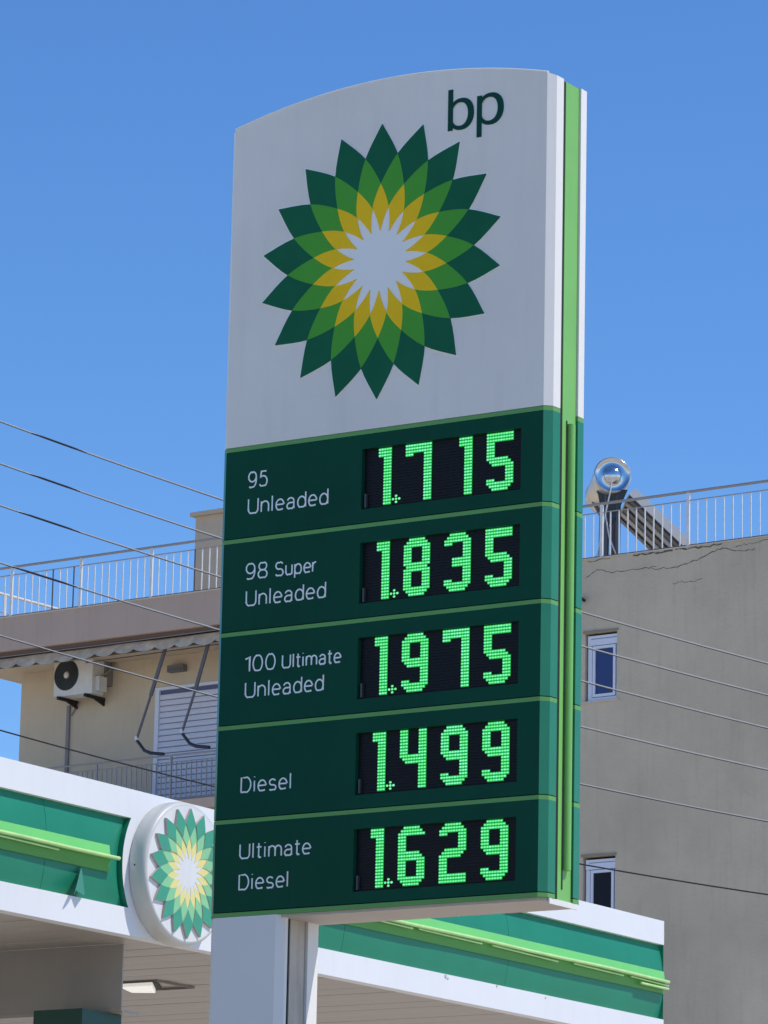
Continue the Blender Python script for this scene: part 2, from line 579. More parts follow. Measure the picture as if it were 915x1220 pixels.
XH = 0.71
GLYPHS = {
    'U': (0.60, [[(0, 1), (0, .30)] + arc(.30, .30, .30, .30, 180, 360) + [(.60, 1)]]),
    'n': (0.45, [[(0, 0), (0, XH)], [(0, .44)] + arc(.225, .44, .225, .27, 180, 0) + [(.45, 0)]]),
    'l': (0.0, [[(0, 0), (0, 1.03)]]),
    'i': (0.0, [[(0, 0), (0, XH)], [(0, .93), (0, 1.02)]]),
    'e': (0.48, [[(.01, .38), (.48, .38)], [(.48, .38)] + arc(.24, .355, .24, .355, 4, 318)]),
    'a': (0.45, [arc(.22, .50, .20, .21, 165, 0) + [(.42, .12), (.46, 0)], [(.42, .42), (.24, .40)] + arc(.21, .205, .21, .205, 90, 270) + [(.33, .03), (.42, .16)]]),
    'd': (0.48, [[(.48, 0), (.48, 1.03)], arc(.24, .355, .24, .355, 0, 360)]),
    'S': (0.56, [arc(.28, .745, .26, .255, 25, 255) + arc(.28, .26, .28, .26, 75, -155)]),
    's': (0.42, [arc(.21, .53, .19, .18, 25, 250) + arc(.21, .18, .21, .18, 70, -150)]),
    'u': (0.45, [[(0, XH), (0, .26)] + arc(.225, .26, .225, .26, 180, 360) + [(.45, .26)], [(.45, XH), (.45, 0)]]),
    'p': (0.48, [[(0, -.28), (0, XH)], arc(.24, .355, .24, .355, 0, 360)]),
    'r': (0.24, [[(0, 0), (0, XH)], [(0, .42)] + arc(.22, .42, .22, .28, 180, 80)]),
    't': (0.30, [[(.12, .95), (.12, .15)] + arc(.26, .15, .14, .15, 180, 280), [(0, XH), (.30, XH)]]),
    'm': (0.78, [[(0, 0), (0, XH)], [(0, .46)] + arc(.195, .46, .195, .25, 180, 0) + [(.39, 0)], [(.39, .46)] + arc(.585, .46, .195, .25, 180, 0) + [(.78, 0)]]),
    'D': (0.60, [[(0, 0), (0, 1), (.24, 1)] + arc(.24, .5, .36, .5, 88, -88) + [(.24, 0), (-.02, 0)]]),
    '9': (0.54, [arc(.26, .69, .26, .31, 0, 360), [(.52, .69)] + arc(.23, .52, .30, .52, 12, -125)]),
    '8': (0.54, [arc(.27, .755, .235, .245, 0, 360), arc(.27, .265, .27, .265, 0, 360)]),
    '5': (0.52, [[(.47, 1), (.12, 1), (.06, .55)] + arc(.25, .335, .27, .335, 130, -150)]),
    '1': (0.28, [[(.02, .80), (.16, .86), (.28, 1), (.28, 0)]]),
    '0': (0.54, [arc(.27, .5, .27, .5, 0, 360)]),
}
GAP = {'l': .24, 'i': .24, 'r': .12, 't': .17, 'e': .19}


def text_mesh(body, u0, z0, u1, cap, parent, sw=0.0080):
    """a run of letters: left edge u0, baseline z0, right edge u1, capital height cap"""
    adv, x = [], 0.0
    for i, ch in enumerate(body):
        adv.append(x)
        x += GLYPHS[ch][0]
        if i < len(body) - 1: x += (GAP.get(ch, .21) + GAP.get(body[i + 1], .21)) / 2 + (.03 if ch in 'li' else 0)
    sx = (u1 - u0 - sw) / x
    for ch, ox in zip(body, adv):
        mb = MB()
        for j, st in enumerate(GLYPHS[ch][1]):
            y = -0.0016 - 0.0004 * j
            P = [(u0 + sw / 2 + (ox + px_) * sx, z0 + pz_ * cap + (sw / 2 if pz_ < .02 else (-sw / 2 if pz_ > .99 else 0))) for px_, pz_ in st]
            closed = (abs(P[0][0] - P[-1][0]) < 1e-6 and abs(P[0][1] - P[-1][1]) < 1e-6)
            A, B = [], []
            n = len(P)
            for k in range(n):
                if closed:
                    p, q = P[(k - 1) % (n - 1)], P[(k + 1) % (n - 1)]
                else:
                    p, q = P[max(k - 1, 0)], P[min(k + 1, n - 1)]
                tx, tz = q[0] - p[0], q[1] - p[1]
                l_ = math.hypot(tx, tz) or 1
                nx, nz = -tz / l_, tx / l_
                m_ = 1.0
                if 0 < k < n - 1:
                    ax_, az_ = P[k][0] - P[k - 1][0], P[k][1] - P[k - 1][1]
                    la_ = math.hypot(ax_, az_) or 1
                    c_ = max(0.6, abs((ax_ * tx + az_ * tz) / la_ / l_))
                    m_ = 1 / c_
                h = sw / 2 * m_
                e0 = sw / 2 if False else 0
                A.append((P[k][0] + nx * h, P[k][1] + nz * h)); B.append((P[k][0] - nx * h, P[k][1] - nz * h))
            vs = [(a_, y, b_) for a_, b_ in A] + [(a_, y, b_) for a_, b_ in B] + [(a_, 0.0, b_) for a_, b_ in A] + [(a_, 0.0, b_) for a_, b_ in B]
            fs = [(k, n + k, n + k + 1, k + 1) for k in range(n - 1)]
            fs += [(k, k + 1, 2 * n + k + 1, 2 * n + k) for k in range(n - 1)] + [(n + k + 1, n + k, 3 * n + k, 3 * n + k + 1) for k in range(n - 1)]
            mb.add(vs, fs)
        mb.build('letter', 'letter_white', parent)


GL = {}


def glyph(ch):
    W = lambda a, b: set(range(a, b + 1))
    L4, R4 = W(0, 2), W(7, 9)
    rows = [set() for _ in range(19)]
    def sp(r0, r1, c):
        for r in range(r0, r1 + 1): rows[r] |= c
    if ch == '1':
        sp(0, 2, W(5, 9)); sp(3, 18, R4)
    elif ch == '7':
        sp(0, 2, W(0, 9)); sp(3, 3, W(0, 2)); sp(3, 18, R4)
    elif ch == '5':
        sp(0, 2, W(0, 9)); sp(3, 7, L4); sp(8, 8, W(0, 7)); sp(9, 9, W(1, 8)); sp(10, 10, W(2, 9)); sp(11, 15, R4)
        sp(15, 15, W(0, 2)); sp(16, 16, W(0, 9)); sp(17, 17, W(1, 8)); sp(18, 18, W(2, 7))
    elif ch == '4':
        sp(0, 7, L4 | R4); sp(8, 8, W(0, 9)); sp(9, 9, W(1, 9)); sp(10, 10, W(2, 9)); sp(11, 18, R4)
    elif ch == '2':
        sp(0, 0, W(2, 7)); sp(1, 1, W(1, 8)); sp(2, 2, W(0, 9)); sp(3, 3, W(0, 2)); sp(3, 7, R4)
        sp(8, 8, W(2, 9)); sp(9, 9, W(1, 8)); sp(10, 10, W(0, 7)); sp(11, 15, L4); sp(16, 18, W(0, 9))
    else:
        sp(0, 0, W(2, 7)); sp(1, 1, W(1, 8)); sp(2, 2, W(0, 9))
        sp(16, 16, W(0, 9)); sp(17, 17, W(1, 8)); sp(18, 18, W(2, 7))
        if ch == '8':
            sp(3, 7, L4 | R4); sp(8, 8, W(0, 9)); sp(9, 9, W(1, 8)); sp(10, 10, W(0, 9)); sp(11, 15, L4 | R4)
        if ch == '3':
            sp(3, 3, W(0, 2)); sp(3, 15, R4); sp(8, 10, W(3, 9)); sp(15, 15, W(0, 2))
        if ch == '9':
            sp(3, 7, L4 | R4); sp(8, 8, W(0, 9)); sp(9, 9, W(1, 9)); sp(10, 10, W(2, 9)); sp(11, 15, R4); sp(15, 15, W(0, 2))
        if ch == '6':
            sp(3, 7, L4); sp(8, 8, W(0, 7)); sp(9, 9, W(0, 8)); sp(10, 10, W(0, 9)); sp(11, 15, L4 | R4)
    return rows


PT = 0.01632


def leds(mb, x, z, y=0.020, rx=0.0079, rz=0.0050):
    mb.cur = 1 if random.random() < LEDMIX else 0
    pts = [(x + rx * math.cos(t), z + rz * math.sin(t)) for t in [math.pi * (k + 0.5) / 4 for k in range(8)]]
    mb.add([(px, y, pz) for px, pz in pts] + [(x, y - 0.004, z)], [(k, (k + 1) % 8, 8) for k in range(8)])


ROWS = [([('95', 0.154, -0.235, 0.282, 0.089), ('Unleaded', 0.157, -0.379, 0.677, 0.087)], '1.715'),
        ([('98', 0.155, -0.231, 0.298, 0.089), ('Super', 0.345, -0.231, 0.612, 0.078), ('Unleaded', 0.160, -0.377, 0.676, 0.087)], '1.835'),
        ([('100', 0.163, -0.226, 0.365, 0.089), ('Ultimate', 0.405, -0.226, 0.783, 0.076), ('Unleaded', 0.171, -0.366, 0.676, 0.087)], '1.975'),
        ([('Diesel', 0.161, -0.368, 0.483, 0.085)], '1.499'),
        ([('Ultimate', 0.165, -0.216, 0.621, 0.083), ('Diesel', 0.165, -0.381, 0.480, 0.085)], '1.629')]
H0, H1 = 0.885, 1.868
for i, (texts, price) in enumerate(ROWS):
    zt, zb = STR[i] - BT, STR[i + 1] + 0.005
    ht, hb = STR[i] - 0.1025, STR[i] - 0.430
    mb = MB()
    u0, u1 = 0.006, 2.0
    V = [(u0, zb), (u1, zb), (u1, zt), (u0, zt), (H0, hb), (H1, hb), (H1, ht), (H0, ht)]
    mb.add([(x, 0, z) for x, z in V], [(0, 1, 5, 4), (1, 2, 6, 5), (2, 3, 7, 6), (3, 0, 4, 7)])
    mb.add([(x, 0.102, z) for x, z in V[:4]], [(3, 2, 1, 0)])
    mb.add([(x, 0, z) for x, z in V[:4]] + [(x, 0.102, z) for x, z in V[:4]], [(1, 0, 4, 5), (3, 2, 6, 7)])
    mb.add([(x, 0, z) for x, z in V[4:]] + [(x, 0.032, z) for x, z in V[4:]], [(0, 1, 5, 4), (1, 2, 6, 5), (2, 3, 7, 6), (3, 0, 4, 7)])
    mb.cur = 1
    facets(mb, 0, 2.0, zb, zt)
    panel = mb.build('price_panel', ['dark_green', 'facet_lit_green'], sign)
    # display set back in its opening, with fine louvres
    mb = MB()
    mb.box(H0, H1, 0.030, 0.06, hb, ht)
    mb.cur = 1
    for r in range(20):
        zz = STR[i] - 0.113 - PT * (r - 0.5) + 0.0
        if zz < hb + 0.004: break
        mb.box(H0 + 0.02, H1 - 0.012, 0.0255, 0.030, zz - 0.0018, zz + 0.0018)
    disp = mb.build('display', ['display_black', 'display_louvre'], panel)
    mb = MB().box(H0 + 0.014, H0 + 0.024, 0.010, 0.029, hb + 0.010, hb + 0.085)
    mb.build('latch', 'steel', panel)
    # digits made of separate LED lenses
    z0 = STR[i] - 0.113
    cells = [price[0]] + list(price[2:])
    for j, ch in enumerate(cells):
        xr = 1.0500 + j * 0.2505
        mb = MB()
        LEDMIX = 0.28 if not ((i, j) in ((3, 2), (0, 1), (2, 2))) else 0.6
        rows = glyph(ch)
        for r, cs in enumerate(rows):
            for c in cs:
                leds(mb, xr - (9 - c) * PT + random.uniform(-.0004, .0004), z0 - r * PT)
        mb.cur = 2
        for r, cs in enumerate(rows):      # dim lit surround of each run of lenses
            cs = sorted(cs)
            runs = []
            for c in cs:
                if runs and runs[-1][1] == c - 1: runs[-1][1] = c
                else: runs.append([c, c])
            for a, b in runs:
                xa, xb = xr - (9 - a) * PT - 0.0082, xr - (9 - b) * PT + 0.0082
                mb.add([(xa, 0.0235, z0 - r * PT - 0.00815), (xb, 0.0235, z0 - r * PT - 0.00815),
                        (xb, 0.0235, z0 - r * PT + 0.00815), (xa, 0.0235, z0 - r * PT + 0.00815)], [(0, 1, 2, 3)])
        mb.build('digit', ['led', 'led_cool', 'led_halo'], panel)
    mb = MB()
    LEDMIX = 0.4
    for dx, dz in ((0, 1), (-1.3, 0), (0, 0), (1.3, 0), (0, -1)):
        leds(mb, 1.050 + 2.55 * PT + dx * 0.0150, z0 - (17 - dz) * PT, rx=0.0080, rz=0.0064)
    mb.build('decimal_point', ['led', 'led_cool'], panel)
    for (body, a, dz, b, cap) in texts:
        text_mesh(body, a, STR[i] + dz, b, cap, panel)
    # back panel of the row
    mb = MB()
    mb.prism_y([(0.006, zb), (2.0, zb), (2.0, zt), (0.006, zt)], D - 0.102, D)
    mb.cur = 1
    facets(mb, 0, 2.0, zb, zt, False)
    mb.build('back_panel', ['dark_green', 'facet_lit_green'], sign)
# pale green strips between the rows, front and back shells
for i, z in enumerate(STR):
    for front in (True, False):
        f = (lambda y: y) if front else (lambda y: D - y)
        mb = MB()
        mb.prism_z([(x, y) for x, y in shell(0, 2.0, front)], z - BT, z)
        mb.build('trim_strip', 'trim_green', sign)
# underside
mb = MB()
mb.prism_z([(0.012, 0.020), (1.985, 0.020), (2.024, 0.050), (2.028, D - 0.050), (1.985, D - 0.010), (0.012, D - 0.010), (-0.018, D - 0.045), (-0.015, 0.045)], 4.527, 4.5425)
mb.build('base_plate', 'base_metal', sign)
mb = MB()
mb.box(2.0285, 2.038, 0.055, D - 0.050, 4.514, 4.5425)
mb.build('base_lip', 'shell_white', sign)

# the column under the sign: two shells, slots and a recessed web
cr = 0.408
for k, out in enumerate(([(0.010, 0.0), (cr, 0.0), (cr + 0.037, 0.037), (cr + 0.041, 0.056), (-0.031, 0.056), (-0.025, 0.034)],
                         [(0.010, D), (cr, D), (cr + 0.037, D - 0.037), (cr + 0.041, 0.246), (-0.031, 0.246), (-0.025, D - 0.034)])):
    mb = MB()
    mb.prism_z(out, 0.0, 4.5415)
    mb.build('column_shell', 'shell_white', sign)
mb = MB()
mb.box(0.02, cr + 0.004, 0.057, 0.245, 0.0, 4.5265)
mb.build('column_core', 'gap_dark', sign)
mb = MB()
mb.box(cr + 0.0045, cr + 0.028, 0.0985, 0.233, 0.0, 4.5265)
mb.build('column_web', 'web_rust', sign)
mb = MB()
mb.box(cr + 0.0045, cr + 0.022, 0.0575, 0.098, 0.0, 4.5265)
mb.box(cr + 0.0045, cr + 0.018, 0.2335, 0.2445, 0.0, 4.5265)
mb.build('slot_shade', 'gap_dark', sign)  # dark fill in the column slots, painted in place of shade
mb = MB().box(-0.12, 0.55, -0.12, 0.48, 0.0, 0.06)
mb.build('footing', 'concrete', sign)

# ================================================================== THE CANOPY
UC = -3.383
CZ0, CZ1 = 5.087, 6.040
PZ0, PZ1 = 5.265, 5.852
WN, WF = -9.0, 10.945
WPL, WPR = 3.845, 4.76
canopy = thing('station_canopy', 'G', (UC, 2.0, 0.0),
               'white filling station canopy with green band and pale green rails passing behind the price sign', 'canopy')
DEP = 0.040
mb = MB()
mb.box(UC - 0.14, UC - 0.10, WN, WF, CZ0 + 0.02, CZ1 - 0.01)     # backing
mb.build('fascia_backing', 'gap_dark', canopy)
mb = MB()
step = 4.0
w = WN
for a, b in ((CZ0, PZ0), (PZ1, CZ1)):
    mb = MB()
    mb.box(UC - 0.10, UC, WN, WF, a, b)
    mb.build('fascia_panel', 'fascia_white', canopy)
CD = 4.30      # centre of the round sign along the fascia


def end_arc(side, n=16):
    """curved end of a green panel, following the round sign"""
    out = []
    for i in range(n + 1):
        z = PZ0 + (PZ1 - PZ0) * i / n
        rr = 0.585
        dz = z - (PZ0 + PZ1) / 2
        out.append((CD + side * (math.sqrt(rr * rr - dz * dz) - 0.045), z))
    return out


la, ra = end_arc(-1), end_arc(1)
mb = MB()
mb.prism_x(la[::-1] + ra, UC - 0.10, UC, side_mat=1)
mb.build('fascia_panel', ['fascia_white', 'fascia_green'], canopy)


def green_u(z, w, arc_side=None):
    """outer face of the pillowed green panel; it falls back to its edges"""
    t = (z - PZ0) / (PZ1 - PZ0)
    e = abs(2 * t - 1) ** 2.0
    if arc_side:
        we = CD + arc_side * (math.sqrt(0.585 ** 2 - (z - (PZ0 + PZ1) / 2) ** 2) - 0.045)
        dist = abs(we - w)
        if dist < 0.13: e = max(e, (1 - dist / 0.13) ** 1.6)
    return UC - 0.004 - DEP * e


def green_panel(w0, w1, end0=None, end1=None):
    n = 19
    side = -1 if end1 else (1 if end0 else None)
    zs = [PZ0 + (PZ1 - PZ0) * (0.5 - 0.5 * math.cos(math.pi * k / (n - 1))) for k in range(n)]
    def wend(z, arc, w):
        if not arc: return w
        return CD + side * (math.sqrt(0.585 ** 2 - (z - (PZ0 + PZ1) / 2) ** 2) - 0.045)
    cols = []
    m = 17 if side else 3
    for i in range(m):
        t = i / (m - 1)
        if end1: t = 1 - (1 - t) ** 2.2
        if end0: t = t ** 2.2
        for z in zs:
            a, b = wend(z, end0, w0), wend(z, end1, w1)
            w_ = a + (b - a) * t
            cols.append((green_u(z, w_, side), w_, z))
    mb = MB()
    mb.smooth = True
    mb.add(cols, [(i * n + k, (i + 1) * n + k, (i + 1) * n + k + 1, i * n + k + 1) for i in range(m - 1) for k in range(n - 1)])
    mb.smooth = False
    if w1 is not None and w1 > 10.9:
        c = cols[-n:]
        mb.add(c + [(UC - 0.003, y, z) for x, y, z in c], [(k, k + 1, n + k + 1, n + k) for k in range(n - 1)])
    return mb.build('green_panel', 'fascia_green', canopy)


seams = [WN, -7.2, -5.4, -3.6, -1.8, 0.0, 1.5, 2.95]
for a, b in zip(seams[:-1], seams[1:]):
    green_panel(a + 0.0015, b - 0.0015)
green_panel(2.9515, None, None, la)
green_panel(None, 6.4, ra, None)
green_panel(6.403, 8.6)
green_panel(8.603, WF - 0.004)


# pale green double rail: a thick plate with a rounded lip
def light_bar(w0, w1, tip0, tip1):
    mb = MB()
    mb.prism_y([(UC - 0.003, 5.640), (UC + 0.006, 5.640), (UC + 0.020, 5.548), (UC + 0.018, 5.546), (UC - 0.003, 5.468)], w0, w1)
    bar = mb.build('rail_plate', 'bar_green', canopy)
    mb = MB()
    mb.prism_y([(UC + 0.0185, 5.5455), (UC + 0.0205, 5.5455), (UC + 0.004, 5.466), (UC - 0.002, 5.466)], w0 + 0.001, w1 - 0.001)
    mb.build('shaded_strip', 'bar_shade_green', bar)  # strip coloured as the shaded lower half of the plate
    mb = MB()
    mb.box(UC + 0.0205, UC + 0.056, w0, w1, 5.549, 5.562)
    mb.build('rail_shelf', 'bar_green', bar)
    n = max(2, int((w1 - w0) / 0.5))
    pts, rs = [], []
    for i in range(n + 1):
        w = tip0 + (tip1 - tip0) * i / n
        pts.append((UC + 0.060 + 0.003 * math.sin(w * 2.1), w, 5.557 + 0.003 * math.sin(w * 3.3)))
        rs.append(0.0125)
    mb = MB().tube(pts, rs, 10)
    mb.build('rail_lip', 'bar_tip', bar)
    # short lower lamp covers, hanging a little out of line
    w = w0 + 0.1
    while w < w1 - 0.5:
        L = random.uniform(0.55, 1.0)
        mb = MB().tube([(UC + 0.046, w, 5.537), (UC + 0.048, min(w + L, w1), 5.529 + random.uniform(-0.006, 0.004))], 0.0065, 8)
        mb.build('rail_cover', 'bar_tip', bar)
        w += L + random.uniform(0.08, 0.25)
    return bar


light_bar(WN, 3.605, WN, 3.64)
rb = light_bar(5.05, WF - 0.012, 4.98, WF - 0.022)
mb = MB().tube([(UC + 0.045, 10.5, 5.503), (UC + 0.048, WF - 0.012, 5.501)], 0.010, 8)
mb.build('rail_cover', 'bar_tip', rb)

# peeled corner of the green film
mb = MB()
A_ = (UC + 0.004, 3.318, 5.468)
B_ = (UC + 0.075, 3.165, 5.285)
C_ = (UC + 0.030, 3.235, 5.298)
D_ = (UC + 0.055, 3.290, 5.272)
E_ = (UC + 0.004, 3.365, 5.300)
mb.add([A_, B_, C_, D_, E_, (UC + 0.060, 3.175, 5.262), (UC + 0.034, 3.215, 5.270)], [(0, 1, 2), (0, 2, 3), (0, 3, 4), (1, 5, 6), (1, 6, 2)])
o = mb.build('peeled_film', 'flap_green', canopy)
tag(o, 'peeled triangular flap of green film')

for w_, z_, r_ in ((7.72, 5.245, 0.014), (7.75, 5.235, 0.009), (8.43, 5.256, 0.010), (9.13, 5.243, 0.007)):
    mb = MB()
    mb.prism_x([(w_ + r_ * random.uniform(.6, 1.2) * math.cos(k * math.pi / 4), z_ + r_ * random.uniform(.7, 1.3) * math.sin(k * math.pi / 4)) for k in range(8)], UC + 0.0005, UC + 0.003)
    mb.build('rust_spot', 'web_rust', canopy)
# roof, end fascia and soffit panels
mb = MB()
mb.box(UC - 9.0, UC - 0.10, WN, WF - 0.10, CZ1 - 0.25, CZ1 - 0.05)
mb.build('canopy_roof', 'fascia_white', canopy)
mb = MB()
mb.box(UC - 9.0, UC - 0.10, WF - 0.10, WF, CZ0, CZ1)
mb.box(UC - 9.1, UC - 9.0, WN, WF, CZ0, CZ1)
mb.build('end_fascia', 'fascia_white', canopy)
mb = MB()
SOF = [(0.0, 0.009), (0.006, 0.005), (0.05, 0.003), (0.15, 0.001), (0.25, 0.003), (0.292, 0.005), (0.298, 0.008), (0.3022, 0.011), (0.3022, 0.026), (0.0, 0.026)]
mb.add([(x, y, CZ0 + z) for x in (UC - 9.0, UC - 0.101) for y, z in SOF],
       [tuple(range(10)), tuple(range(10, 20))[::-1]] + [(k, 10 + k, 10 + (k + 1) % 10, (k + 1) % 10) for k in range(10)])
sp = mb.build('soffit_panel', 'soffit_metal', canopy)
for k in range(1, 36):
    c = dup(sp, 0, k * 0.3025, 0.0015 * math.sin(k * 2.3) + 0.002)
sp.location.z = 0.002
mb = MB()
mb.box(UC - 9.0, UC - 0.101, WN, -0.006, CZ0 + 0.006, CZ0 + 0.016)
mb.build('soffit_sheet', 'soffit_metal', canopy)
# bulkhead hanging across the canopy and column
mb = MB()
mb.box(-12.0, -3.68, 4.20, 4.212, 4.655, CZ0 + 0.001)
mb.build('bulkhead', 'bulkhead_metal', canopy)
mb = MB()
mb.box(-12.0, -3.68, 4.2125, 4.40, 4.640, 4.654)
mb.build('bulkhead_ceiling', 'soffit_metal', canopy)

colm = thing('canopy_column', 'G', (-3.95, 4.05, 0.0), 'dark green square column head under the white canopy at the lower left', 'column')
mb = MB()
mb.box(-4.167, -3.77, 3.90, 4.33, 0.0, 4.638)
mb.build('shaft', 'column_green', colm)
mb = MB().box(-4.25, -3.69, 3.82, 4.41, 0.0, 0.25)
mb.build('plinth', 'concrete', colm)

lamp = thing('ceiling_light', 'G', (-4.93, 6.15, CZ0), 'recessed ceiling light with white lens under the canopy left of the sign column', 'ceiling light')
mb = MB()
for (a0, a1, b0, b1) in ((-5.16, -4.66, 5.94, 5.955), (-5.16, -4.66, 6.385, 6.40), (-5.16, -5.145, 5.955, 6.385), (-4.675, -4.66, 5.955, 6.385)):
    mb.box(a0, a1, b0, b1, CZ0 - 0.012, CZ0 + 0.005)
mb.build('frame', 'conduit', lamp)
mb = MB().prism_z([(-5.02, 5.99), (-4.74, 5.99), (-4.99, 6.38), (-5.14, 6.30)], CZ0 - 0.030, CZ0 - 0.002)
mb.build('lens', 'lens_white', lamp)
mb = MB().prism_z([(-4.735, 5.99), (-4.70, 6.0), (-4.90, 6.33), (-4.98, 6.38)], CZ0 - 0.010, CZ0 - 0.002)
mb.build('hatch', 'gap_dark', lamp)

# ================================================================== ROUND SUNFLOWER SIGN ON THE CANOPY
disc = thing('round_sign', 'G', (UC, CD, 5.1), 'round white sign with raised green and yellow sunflower emblem on the canopy fascia', 'sign')
DZ = 5.540
TH = 0.132
mb = MB()
mb.lathe([(0.0, 0.468), (0.012, 0.474), (TH - 0.035, 0.474), (TH - 0.012, 0.468), (TH - 0.002, 0.456), (TH, 0.446)], (UC + 0.001, CD, DZ), (1, 0, 0), 72)
mb.build('rim', 'rim_grey', disc)
mb = MB()
n = 72
mb.prism_x([(CD + 0.447 * math.cos(2 * math.pi * k / n), DZ + 0.447 * math.sin(2 * math.pi * k / n)) for k in range(n)], UC + TH - 0.02, UC + TH + 0.0005)
mb.build('face', 'disc_white', disc)
SC = 0.430 / 0.766
emb = None
for ring, mname, h in ((2, 'dpetal_yellow', 0.008), (1, 'dpetal_light', 0.012), (0, 'dpetal_dark', 0.018)):
    for k in range(18):
        poly = petal_cell(k, ring, SC)
        mb = MB()
        mb.prism_x([(CD + x, DZ + z) for x, z in poly], UC + TH + 0.0005, UC + TH + h + 0.001 * (k % 2), side_mat=1)
        mb.build('petal', [mname, 'dpetal_side'], disc)
S = edge_curve(SC * 0.997)
sil = []
for k in range(18):
    right = [rot(rot(p, -30), 20 * k + 10) for p in S[3]]
    left = [mir(p) for p in [rot(q, -30) for q in S[3]]][::-1]
    left = [rot(p, 20 * (k + 1) + 10) for p in left]
    sil += right + left[1:-1]
mb = MB().prism_x([(CD + x, DZ + z) for x, z in sil], UC + TH + 0.0005, UC + TH + 0.007)
mb.build('emblem_centre', 'disc_white', disc)
mb = MB().tube([(UC + 0.05, CD - 0.476, DZ - 0.0), (UC + 0.05, CD - 0.470, DZ)], 0.006, 8)
mb.build('screw', 'gap_dark', disc)

# ================================================================== APARTMENT BUILDING
bld = thing('apartment_building', 'B', (0.0, 5.0, 0.0), 'grey and beige rendered apartment building with roof railing behind the price sign', 'building')
WB = 1.5          # recessed balcony wall
US = 1.0          # where the flush grey wall starts (behind the sign)
ZR = 18.555


def wall_with_holes(u0, u1, z0, z1, w, holes, depth, m, name='wall'):
    mb = MB()
    us = sorted({u0, u1, *[h[0] for h in holes], *[h[1] for h in holes]})
    zs = sorted({z0, z1, *[h[2] for h in holes], *[h[3] for h in holes]})
    for a, b in zip(us[:-1], us[1:]):
        for c, d_ in zip(zs[:-1], zs[1:]):
            cu, cz = (a + b) / 2, (c + d_) / 2
            if any(h[0] < cu < h[1] and h[2] < cz < h[3] for h in holes): continue
            mb.add([(a, w, c), (b, w, c), (b, w, d_), (a, w, d_)], [(0, 1, 2, 3)])
    for h in holes:
        q = [(h[0], h[2]), (h[1], h[2]), (h[1], h[3]), (h[0], h[3])]
        mb.add([(x, w, z) for x, z in q] + [(x, w + depth, z) for x, z in q], [(1, 0, 4, 5), (2, 1, 5, 6), (3, 2, 6, 7), (0, 3, 7, 4)])
    return mb, name, m


WINS = [(4.655, 5.360, 15.885, 17.165), (4.655, 5.360, 11.72, 13.0), (4.655, 5.360, 7.55, 8.83)]
mb, nm, m = wall_with_holes(US, 16.0, 0, ZR, 0.0, WINS, 0.16, 'grey_stucco')
mb.build('wall', 'grey_stucco', bld)
mb = MB()
mb.add([(16, 0, 0), (16, 12, 0), (16, 12, ZR), (16, 0, ZR)], [(0, 1, 2, 3)])
mb.add([(US, 0, ZR), (16, 0, ZR), (16, 12, ZR), (US, 12, ZR)], [(0, 1, 2, 3)])
mb.add([(US, 0, 0), (US, 0, ZR), (US, 12, ZR), (US, 12, 0)], [(0, 1, 2, 3)])
mb.add([(US, 12, 0), (US, 12, ZR), (16, 12, ZR), (16, 12, 0)], [(0, 1, 2, 3)])
mb.build('wall', 'grey_stucco', bld)
DOORS = [(-6.72, -4.75, 14.87, 17.45), (-6.72, -4.75, 11.6, 14.1)]
mb, nm, m = wall_with_holes(-10.32, US, 0, 18.25, WB, DOORS, 0.10, 'beige_stucco')
mb.add([(-10.32, WB, 0), (-10.32, WB, 18.25), (-10.32, 13, 18.25), (-10.32, 13, 0)], [(0, 1, 2, 3)])
mb.build('wall', 'beige_stucco', bld)
# roof slab with parapet face
mb = MB()
mb.box(-11.42, US - 0.002, 0.0, 13.0, 18.235, 18.925)
mb.build('roof_slab', 'brown_fascia', bld)
mb = MB()
mb.box(-11.30, US - 0.002, 0.10, 12.9, 18.17, 18.234)
mb.build('slab_lip', 'brown_edge', bld)
mb = MB()
mb.box(-11.05, US - 0.002, 0.35, 12.8, 18.08, 18.169)
mb.build('overhang_ceiling', 'beige_stucco', bld)
mb = MB()
mb.box(-11.44, US - 0.002, -0.02, 0.16, 18.926, 18.955)
mb.build('coping', 'concrete', bld)
mb = MB()
mb.box(US, 16.02, -0.02, 0.20, ZR + 0.001, ZR + 0.03)
mb.build('coping', 'concrete', bld)
# cracks and damp stains in the grey render
def crack(pts, wd=0.010):
    mb = MB()
    P = []
    for a, b in zip(pts[:-1], pts[1:]):
        for k in range(6):
            t = k / 6
            P.append((a[0] + (b[0] - a[0]) * t + random.uniform(-.01, .01), a[1] + (b[1] - a[1]) * t + random.uniform(-.022, .022)))
    P.append(pts[-1])
    for a, b in zip(P[:-1], P[1:]):
        h = wd * random.uniform(0.4, 1.0)
        mb.add([(a[0], -0.003, a[1] - h / 2), (b[0], -0.003, b[1] - h / 2), (b[0], -0.003, b[1] + h / 2), (a[0], -0.003, a[1] + h / 2)], [(0, 1, 2, 3)])
    mb.build('crack', 'crack_dark', bld)


crack([(4.65, 18.24), (4.95, 18.36), (5.25, 18.27), (5.75, 18.28), (6.2, 18.27)], 0.018)
crack([(6.1, 18.24), (6.6, 18.22), (7.0, 18.28), (7.4, 18.42), (7.65, 18.47), (7.9, 18.36), (8.3, 18.37)], 0.020)
crack([(7.9, 18.45), (8.25, 18.49), (8.7, 18.50)], 0.014)
crack([(6.55, 17.90), (6.75, 17.93), (7.0, 17.90)], 0.012)

crack([(5.7, 18.538), (6.2, 18.533), (6.55, 18.540)], 0.045)
crack([(6.6, 18.536), (7.1, 18.530), (7.6, 18.540)], 0.035)
crack([(4.7, 18.535), (5.2, 18.540)], 0.02)
crack([(7.02, 17.91), (7.2, 17.93)], 0.014)
crack([(7.03, 17.90), (7.02, 17.55)], 0.010)

